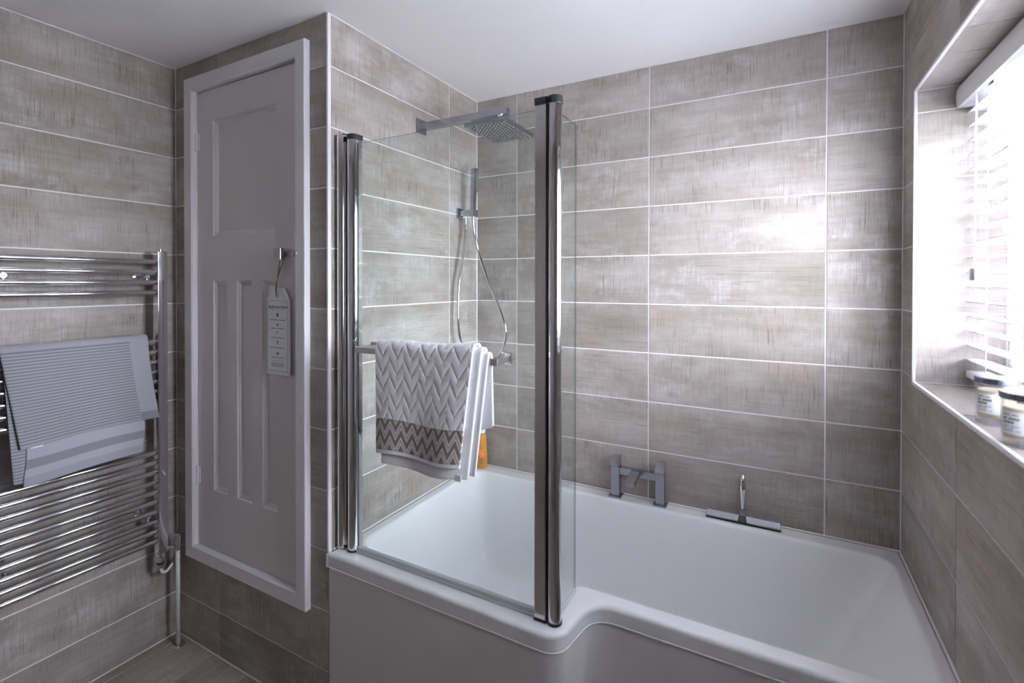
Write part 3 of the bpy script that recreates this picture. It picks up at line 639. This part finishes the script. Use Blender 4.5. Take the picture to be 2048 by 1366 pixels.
# ------------------------------------------------------------------ towels
def clothmat(name, base, kind):
    mt, nt, b = newmat(name); N = nt.nodes.new; K = nt.links.new
    b.inputs['Roughness'].default_value = 0.95; b.inputs['Specular IOR Level'].default_value = 0.15
    b.inputs['Sheen Weight'].default_value = 0.25; b.inputs['Sheen Roughness'].default_value = 0.5
    uv = N('ShaderNodeUVMap'); sp = N('ShaderNodeSeparateXYZ'); K(uv.outputs[0], sp.inputs[0]); u, v = sp.outputs[0], sp.outputs[1]
    def mth(op, a, bb=None, c=None):
        n = N('ShaderNodeMath'); n.operation = op
        for i, x in enumerate((a, bb, c)):
            if x is None: continue
            if isinstance(x, (int, float)): n.inputs[i].default_value = x
            else: K(x, n.inputs[i])
        return n.outputs[0]
    def mix(fac, a, bb):
        n = N('ShaderNodeMix'); n.data_type = 'RGBA'
        if isinstance(fac, (int, float)): n.inputs['Factor'].default_value = fac
        else: K(fac, n.inputs['Factor'])
        for kk, x in (('A', a), ('B', bb)):
            if isinstance(x, tuple): n.inputs[kk].default_value = (*x, 1)
            else: K(x, n.inputs[kk])
        return n.outputs['Result']
    def band(x, lo, hi): return mth('MULTIPLY', mth('GREATER_THAN', x, lo), mth('LESS_THAN', x, hi))
    c = base
    if kind == 'chevron':       # v: metres below the rail; printed border between 0.215 and 0.325
        tri = mth('PINGPONG', u, 0.0215)
        w = mth('ADD', v, mth('MULTIPLY', tri, 1.65))
        fr = mth('FRACT', mth('DIVIDE', w, 0.0450))
        pal = (0.72, 0.67, 0.70)
        cc = mix(band(fr, 0.0, 0.46), pal, (0.25, 0.20, 0.155))
        cc = mix(band(fr, 0.66, 0.73), cc, (0.14, 0.115, 0.125))
        cc = mix(band(fr, 0.80, 0.86), cc, (0.30, 0.27, 0.28))
        c = mix(band(v, 0.208, 0.300), c, cc)
    if kind == 'rib':           # u metres across from the plain edge, v metres down
        fr = mth('FRACT', mth('DIVIDE', v, 0.0103))
        dark = mth('MULTIPLY', band(fr, 0.0, 0.5), mth('GREATER_THAN', u, 0.062))
        dark = mth('MULTIPLY', dark, mth('LESS_THAN', v, 0.300))
        c = mix(dark, c, tuple(x * 0.62 for x in base))
        c = mix(mth('MULTIPLY', mth('LESS_THAN', u, 0.062), band(v, 0.272, 0.33)), c, tuple(x * 0.66 for x in base))
    if kind == 'stripe':
        c = mix(band(v, 0.062, 0.092), c, tuple(x * 0.64 for x in base))
        c = mix(mth('GREATER_THAN', v, 0.118), c, tuple(x * 0.85 for x in base))
    if kind == 'band':
        c = mix(mth('LESS_THAN', mth('FRACT', mth('DIVIDE', v, 0.0103)), 0.5), c, tuple(x * 0.62 for x in base))
    if isinstance(c, tuple): b.inputs['Base Color'].default_value = (*c, 1)
    else: K(c, b.inputs['Base Color'])
    tc = N('ShaderNodeTexCoord'); nz_ = N('ShaderNodeTexNoise'); nz_.inputs['Scale'].default_value = 700; nz_.inputs['Detail'].default_value = 2; K(tc.outputs['Object'], nz_.inputs['Vector'])
    bp = N('ShaderNodeBump'); bp.inputs['Strength'].default_value = 0.55; bp.inputs['Distance'].default_value = 0.0015; K(nz_.outputs['Fac'], bp.inputs['Height']); K(bp.outputs['Normal'], b.inputs['Normal'])
    return mt
WH = (0.86, 0.85, 0.89)
M_CHEV = clothmat('white_terry_with_chevron_border', WH, 'chevron'); M_TERRY = clothmat('white_terry', WH, 'plain')
GR = (0.36, 0.345, 0.39)
M_RIB = clothmat('grey_ribbed_cotton', GR, 'rib'); M_STRIPE = clothmat('grey_terry_with_stripe', (0.40, 0.39, 0.45), 'stripe'); M_BAND = clothmat('grey_ribbed_fold', (0.37, 0.36, 0.41), 'band')
def sheet(name, mat, parent, nu, nv, pos, uvf, thick, disp=None):
    """grid surface pos(u, v) with u, v in 0..1, given thickness by a solidify modifier"""
    bm = NB(); uvl = bm.loops.layers.uv.new('UVMap')
    off = wloc(parent) if parent else Vector((0, 0, 0))
    g = [[bm.verts.new(Vector(pos(i / nu, j / nv)) - off) for i in range(nu + 1)] for j in range(nv + 1)]
    idx = {}
    for j in range(nv + 1):
        for i in range(nu + 1): idx[g[j][i]] = (i / nu, j / nv)
    for j in range(nv):
        for i in range(nu):
            f = bm.faces.new((g[j][i], g[j][i + 1], g[j + 1][i + 1], g[j + 1][i]))
            for l in f.loops: l[uvl].uv = uvf(*idx[l.vert])
    if disp:
        bm.normal_update(); mv = [(vv, vv.normal * disp(*idx[vv])) for vv in bm.verts]
        for vv, d in mv: vv.co += d
    me = bpy.data.meshes.new(name); bm.to_mesh(me); bm.free(); me.materials.append(mat); me.shade_smooth()
    o = bpy.data.objects.new(name, me); COL.objects.link(o); o.parent = parent
    md = o.modifiers.new('thickness', 'SOLIDIFY'); md.thickness = thick; md.offset = 0
    sb = o.modifiers.new('soft', 'SUBSURF'); sb.levels = 1; sb.render_levels = 1
    return o
# --- towel on the screen rail: folded, so two layers in front and two behind
tw = thing('towel', (0.43, YB, 0.93), 'white quilted towel with brown chevron border folded over the screen rail', 'towel')
def over(s, yf, yb, zt, lf, lb):
    """distance s from the front hem, up the front, over the bar, down the back -> (y, z, drop below the bar, side)"""
    r = (yb - yf) / 2; arc = PI * r; zc = zt - r
    if s < lf: return yf, zc - (lf - s), lf - s, 0
    if s < lf + arc:
        a = (s - lf) / r; return yf + r - r * math.cos(a), zc + r * math.sin(a), 0, 1
    return yb, zc - (s - lf - arc), s - lf - arc, 2
def mk_towel_layer(name, mat, x0t, x0b, x1t, x1b, yf, yb, zt, lf, lb, thick, quilt, nu, nv, ph):
    r = (yb - yf) / 2; tot = lf + PI * r + lb
    def pos(u, v):
        s = v * tot; y, z, d, side = over(s, yf, yb, zt, lf, lb)
        t = min(d / 0.36, 1); x = (x0t + (x0b - x0t) * t) * (1 - u) + (x1t + (x1b - x1t) * t) * u
        if side == 0: y += -0.006 * t * math.sin(u * 9 + ph) * (0.4 + t) - 0.006 * t; z += 0.004 * math.sin(u * 5 + ph) * t + 0.006 * u * t
        if side == 2:
            y += 0.006 * t * math.sin(u * 8 + ph + 1); x = x0t * (1 - u) + (x1t + 0.012 * t) * u
            z += 0.05 * max(0.0, u - 0.90) * 10 * t * t
        if side != 2: z += 0.003 * math.sin(u * 7 + ph)
        z += (u - 0.45) * 0.010 * (1 - t) if side < 2 else 0
        return x, y, z
    def uvf(u, v):
        s = v * tot; y, z, d, side = over(s, yf, yb, zt, lf, lb)
        return u * (x1t - x0t), (d if side != 1 else -0.001)
    def disp(u, v):
        s = v * tot; y, z, d, side = over(s, yf, yb, zt, lf, lb)
        if side == 2 or (side == 0 and d > 0.208): return 0
        xx = u * (x1t - x0t); dd = d if side == 0 else -(s - lf)
        tri = abs(((xx / 0.056) % 1) - 0.5) * 2
        w = ((dd + 0.045 * tri) / 0.050) % 1
        g = math.exp(-((w - 0.5) / 0.085) ** 2)
        puff = math.sin(PI * w) ** 2
        return (-0.0013 * g + 0.0005 * (1 - puff))
    return sheet(name, mat, tw, nu, nv, pos, uvf, thick, disp if quilt else None)
mk_towel_layer('front_layer', M_CHEV, 0.257, 0.270, 0.604, 0.558, YB - 0.022, YB + 0.022, ZT1 + 0.028, 0.312, 0.19, 0.006, True, 170, 220, 0.4)
mk_towel_layer('under_layer', M_TERRY, 0.268, 0.286, 0.628, 0.582, YB - 0.0145, YB + 0.0145, ZT1 + 0.0195, 0.345, 0.16, 0.005, False, 40, 60, 1.4)
mk_towel_layer('inner_fold', M_TERRY, 0.300, 0.310, 0.646, 0.600, YB - 0.0085, YB + 0.0085, ZT1 + 0.012, 0.335, 0.20, 0.004, False, 30, 50, 2.4)
link('care_label', bx(0.545, 0.566, YB - 0.024, YB - 0.0225, 0.944, 0.962), M_LABELP, tw)

# ------------------------------------------------------------------ towel radiator
XB = -0.836
rad = thing('towel_radiator', (XB, -1.26, 0.40), 'tall chrome ladder towel radiator on the left wall', 'radiator')
RZ0, RZ1 = 0.412, 1.602
for y in (-1.020, -1.498):
    pp = rpoly([(-0.846, y - 0.0175), (-0.811, y - 0.0175), (-0.811, y + 0.0175), (-0.846, y + 0.0175)], [0.002, 0.0035, 0.0035, 0.002], 4)
    po_ = link('upright', prism(NB(), pp, XY, RZ0, RZ1, bev=0.0015, seg=1), M_CHROME, rad, True, 35)
    link('air_valve', lathe(NB(), [(0.009, 0.0), (0.009, 0.003), (0.006, 0.005), (0.006, 0.009)], (-0.829, y, RZ1), 'Z', 14), M_CHROME, po_, True, 40)
BARS = [1.561, 1.521, 1.481, 1.441] + [1.246 - 0.0385 * q for q in range(7)] + [0.463 + 0.0389 * q for q in range(10)]
bmesh_bar = tube(NB(), [(0, -0.228, 0), (0, 0.228, 0)], 0.0105, 18)
bar0 = None
for z in BARS:
    if bar0 is None:
        bar0 = link('bar', bmesh_bar, M_CHROME, None, True, 40); bar0.parent = rad; o = bar0
    else:
        o = bar0.copy(); COL.objects.link(o); o.parent = rad
    o.location = (XB + 0.006 - rad.location.x, -1.259 - rad.location.y, z - rad.location.z)
for y in (-1.060, -1.462):
    for z in (1.503, 0.565):
        br = link('wall_bracket', lathe(NB(), [(0.018, 0.0005), (0.018, 0.006), (0.010, 0.008), (0.010, 0.055), (0.0125, 0.058), (0.0125, 0.074), (0.008, 0.078)], (-E, y, z), 'X', 20), M_CHROME, rad, True, 40)
        link('bracket_clip', lathe(NB(), [(0.006, -0.024), (0.010, -0.020), (0.010, 0.018), (0.006, 0.022)], (XB - 0.012, y, z), 'Z', 14), M_CHROME, br, True, 40)
# electric element with its cable, valve and pipe
el = link('heating_element', lathe(NB(), [(0.012, 0.0), (0.014, -0.004), (0.014, -0.034), (0.011, -0.036), (0.011, -0.044), (0.013, -0.046), (0.012, -0.056), (0.009, -0.062)], (-0.829, -1.023, RZ0), 'Z', 18), M_CHROME, rad, True, 40)
link('element_ring', lathe(NB(), [(0.0135, 0.0), (0.0135, 0.004)], (-0.829, -1.023, RZ0 - 0.043), 'Z', 18), M_BLACK, el, True, 40)
link('cable', tube(NB(), spline([(-0.829, -1.023, RZ0 - 0.060), (-0.829, -1.018, RZ0 - 0.080), (-0.832, -1.000, RZ0 - 0.088), (-0.850, -0.975, RZ0 - 0.082), (-0.872, -0.945, RZ0 - 0.078), (-0.878, -0.922, RZ0 - 0.078)], 6), 0.0052, 10), M_WTER, el, True)
vl = link('radiator_valve', lathe(NB(), [(0.010, 0.0), (0.012, 0.004), (0.012, 0.026), (0.0135, 0.030), (0.0135, 0.062), (0.009, 0.064), (0.009, 0.068)], (-0.829, -0.960, 0.392), 'Z', 18), M_CHROME, rad, True, 40)
link('valve_tail', tube(NB(), [(-0.829, -1.012, 0.418), (-0.829, -0.992, 0.416), (-0.829, -0.966, 0.412)], [0.0095, 0.008, 0.008], 12), M_CHROME, vl, True)
pi = link('pipe', tube(NB(), [(-0.829, -0.960, 0.006), (-0.829, -0.960, 0.394)], 0.0078, 14), M_WTER, rad, True)
link('pipe_collar', lathe(NB(), [(0.026, 0.0008), (0.026, 0.004), (0.020, 0.009), (0.0085, 0.011)], (-0.829, -0.960, 0.0), 'Z', 24), M_CHROME, pi, True, 40)

# --- ribbed towel on the radiator
rt_ = thing('hand_towel', (-0.82, -1.26, 0.82), 'grey ribbed towel folded over the middle bars of the radiator', 'towel')
def rad_layer(name, mat, yl_t, yl_b, yr_t, yr_b, xf, xb_, zt, lf, lb, thick, nu, nv, ph, wave=1.0):
    r = (xf - xb_) / 2; tot = lf + PI * r + lb
    def st(v):
        s = v * tot; zc = zt - r
        if s < lf: return xf, zc - (lf - s), lf - s, 0
        if s < lf + PI * r:
            a = (s - lf) / r; return xf - r + r * math.cos(a), zc + r * math.sin(a), 0, 1
        return xb_, zc - (s - lf - PI * r), s - lf - PI * r, 2
    def pos(u, v):
        x, z, d, side = st(v); t = min(d / 0.32, 1.3)
        y = (yl_t + (yl_b - yl_t) * t) * u + (yr_t + (yr_b - yr_t) * t ** 1.5) * (1 - u)
        if side == 0: x += wave * (0.010 * t * (0.5 + 0.5 * math.sin(u * 7 + ph)) + 0.004 * t); z += 0.006 * math.sin(u * 4 + ph) * t + 0.010 * (1 - u) * 0
        return x, y, z
    def uvf(u, v):
        x, z, d, side = st(v); return u * abs(yl_t - yr_t), d if side != 1 else -0.002
    return sheet(name, mat, rt_, nu, nv, pos, uvf, thick)
xo = XB + 0.006
rad_layer('ribbed_flap', M_RIB, -1.480, -1.436, -1.072, -1.036, xo + 0.021, xo - 0.019, 1.2785, 0.305, 0.10, 0.005, 60, 80, 0.5)
rad_layer('ribbed_fold', M_BAND, -1.474, -1.456, -1.10, -1.10, xo + 0.0165, xo - 0.0150, 1.2735, 0.415, 0.16, 0.003, 40, 80, 1.5, 0.25)
def flap(u, v):       # striped terry end that hangs lower, below the ribbed flap
    z = 0.975 - v * (0.150 - 0.012 * (1 - u)) ; y = -1.090 + (-1.425 + 1.090) * u + 0.004 * math.sin(v * 5)
    return xo + 0.0235 + 0.004 * v * math.sin(u * 6) + 0.004 * v, y, z + 0.004 * math.sin(u * 5)
sheet('striped_end', M_STRIPE, rt_, 40, 24, flap, lambda u, v: (u * 0.34, v * 0.150), 0.005)
link('care_label', bx(xo + 0.030, xo + 0.0308, -1.412, -1.382, 0.945, 0.968), M_LABELP, rt_)

# ------------------------------------------------------------------ venetian blind
XS = 1.828
bl = thing('venetian_blind', (XS, (WY0 + WY1) / 2, WZ0), 'white wooden slat venetian blind lowered in the window', 'blind')
SY0, SY1 = WY1 + 0.008, WY0 - 0.008
vp = [(1.778, 1.999), (1.792, 1.999), (1.792, 2.062), (1.782, 2.062), (1.777, 2.052), (1.775, 2.030)]
va = link('valance', prism(NB(), vp, XZ, SY0 - 0.004, SY1 + 0.004, bev=0.002, seg=2), M_SLAT, bl, True, 30)
link('valance_return', bx(1.784, 1.850, SY1 - 0.004, SY1 + 0.004, 1.999, 2.062, bev=0.002), M_SLAT, va)
link('head_rail', bx(1.795, 1.862, SY0, SY1 - 0.006, 2.012, 2.066, bev=0.002), M_SLAT, bl)
link('cord_lock', bx(1.792, 1.800, -0.352, -0.336, 2.000, 2.011), M_BLACK, bl)
bm = NB(); w = 0.025
top = [(-w + 2 * w * q / 6, 0.0030 * (1 - (2 * q / 6 - 1) ** 2)) for q in range(7)]
prism(bm, top + [(x, z - 0.0026) for x, z in reversed(top)], XZ, SY0, SY1)
ZSL = [1.984 - 0.0427 * q for q in range(18)]
bmesh.ops.rotate(bm, verts=bm.verts, cent=(0, 0, 0), matrix=Matrix.Rotation(math.radians(1.5), 3, 'Y'))
bmesh.ops.translate(bm, verts=bm.verts, vec=(0, -bl.location.y, 0))
s0 = link('slat', bm, M_SLAT, None, True, 30); s0.parent = bl
for q, z in enumerate(ZSL):
    o = s0 if q == 0 else s0.copy()
    if q: COL.objects.link(o); o.parent = bl
    o.location = (XS - bl.location.x, 0, z - bl.location.z)
link('bottom_rail', bx(XS - 0.026, XS + 0.026, SY0, SY1, 1.206, 1.226, bev=0.004), M_SLAT, bl)
for y in (-0.318, -0.772, -1.226):
    for x in (XS - 0.0285, XS + 0.0285): link('ladder_cord', tube(NB(), [(x, y, 1.214), (x, y, 2.012)], 0.0011, 5), M_CORD, bl)
for dy in (-0.004, 0.004): link('pull_cord', tube(NB(), [(1.786, -0.276 + dy, 1.520), (1.788, -0.276 + dy, 2.000)], 0.0011, 5), M_CORD, bl)
link('tassel', lathe(NB(), [(0.0085, -0.030), (0.0100, -0.028), (0.0100, 0.0), (0.0075, 0.003), (0.003, 0.005)], (1.786, -0.276, 1.520), 'Z', 16), M_STEEL, bl, True, 40)

# ------------------------------------------------------------------ candles on the sill
def candle(x, y, label):
    z = WZ0; t = thing('jar_candle', (x, y, z), label, 'candle', 'jar candles on the sill')
    r = 0.0345; h = 0.088
    link('glass_jar', lathe(NB(), [(r - 0.002, 0.0005), (r, 0.003), (r, h), (r - 0.003, h), (r - 0.003, 0.014), (0.004, 0.012)], (x, y, z), 'Z', 36), M_JAR, t, True, 40)
    link('wax', lathe(NB(), [(r - 0.005, 0.0145), (r - 0.0036, 0.016), (r - 0.0036, h - 0.016), (r - 0.006, h - 0.017)], (x, y, z), 'Z', 36), M_WAX, t, True, 40)
    link('lid', lathe(NB(), [(r + 0.001, h - 0.001), (r + 0.0022, h), (r + 0.0022, h + 0.010), (r + 0.0005, h + 0.012), (0.006, h + 0.012)], (x, y, z), 'Z', 36), M_LID, t, True, 40)
    ang = math.atan2(CAM.y - y, CAM.x - x) - 0.45
    rf = lambda z: r + 0.0006
    lb = link('paper_label', wrap('', NB(), (x, y), rf, ang - 0.62, ang + 0.62, z + 0.024, z + 0.066, None, None, 12), M_LABELP, t, True)
    bm = NB(); rf2 = lambda z: r + 0.0009
    for zz, hh, ws_ in ((0.0590, 0.0024, (0.34, 0.28)), (0.0510, 0.0042, (0.20, 0.46)), (0.0440, 0.0042, (0.52,)), (0.0385, 0.0014, (0.30, 0.36)), (0.0345, 0.0014, (0.22, 0.2)), (0.0300, 0.0014, (0.5, 0.2))):
        a = ang - 0.5
        for l in ws_:
            n = max(2, int(l / 0.075))
            for q in range(n): wrap('', bm, (x, y), rf2, a + l * q / n, a + l * (q + 0.74) / n, z + zz, z + zz + hh * (0.8 + 0.2 * (q % 2)), None, None, 2)
            a += l + 0.08
    link('label_lettering', bm, M_INK, lb)['kind'] = 'stuff'
    return t
candle(1.733, -0.618, 'dark-lidded jar candle on the sill, the one closer to the tiled corner')
candle(1.722, -0.792, 'dark-lidded jar candle on the sill, the one farther from the tiled corner')
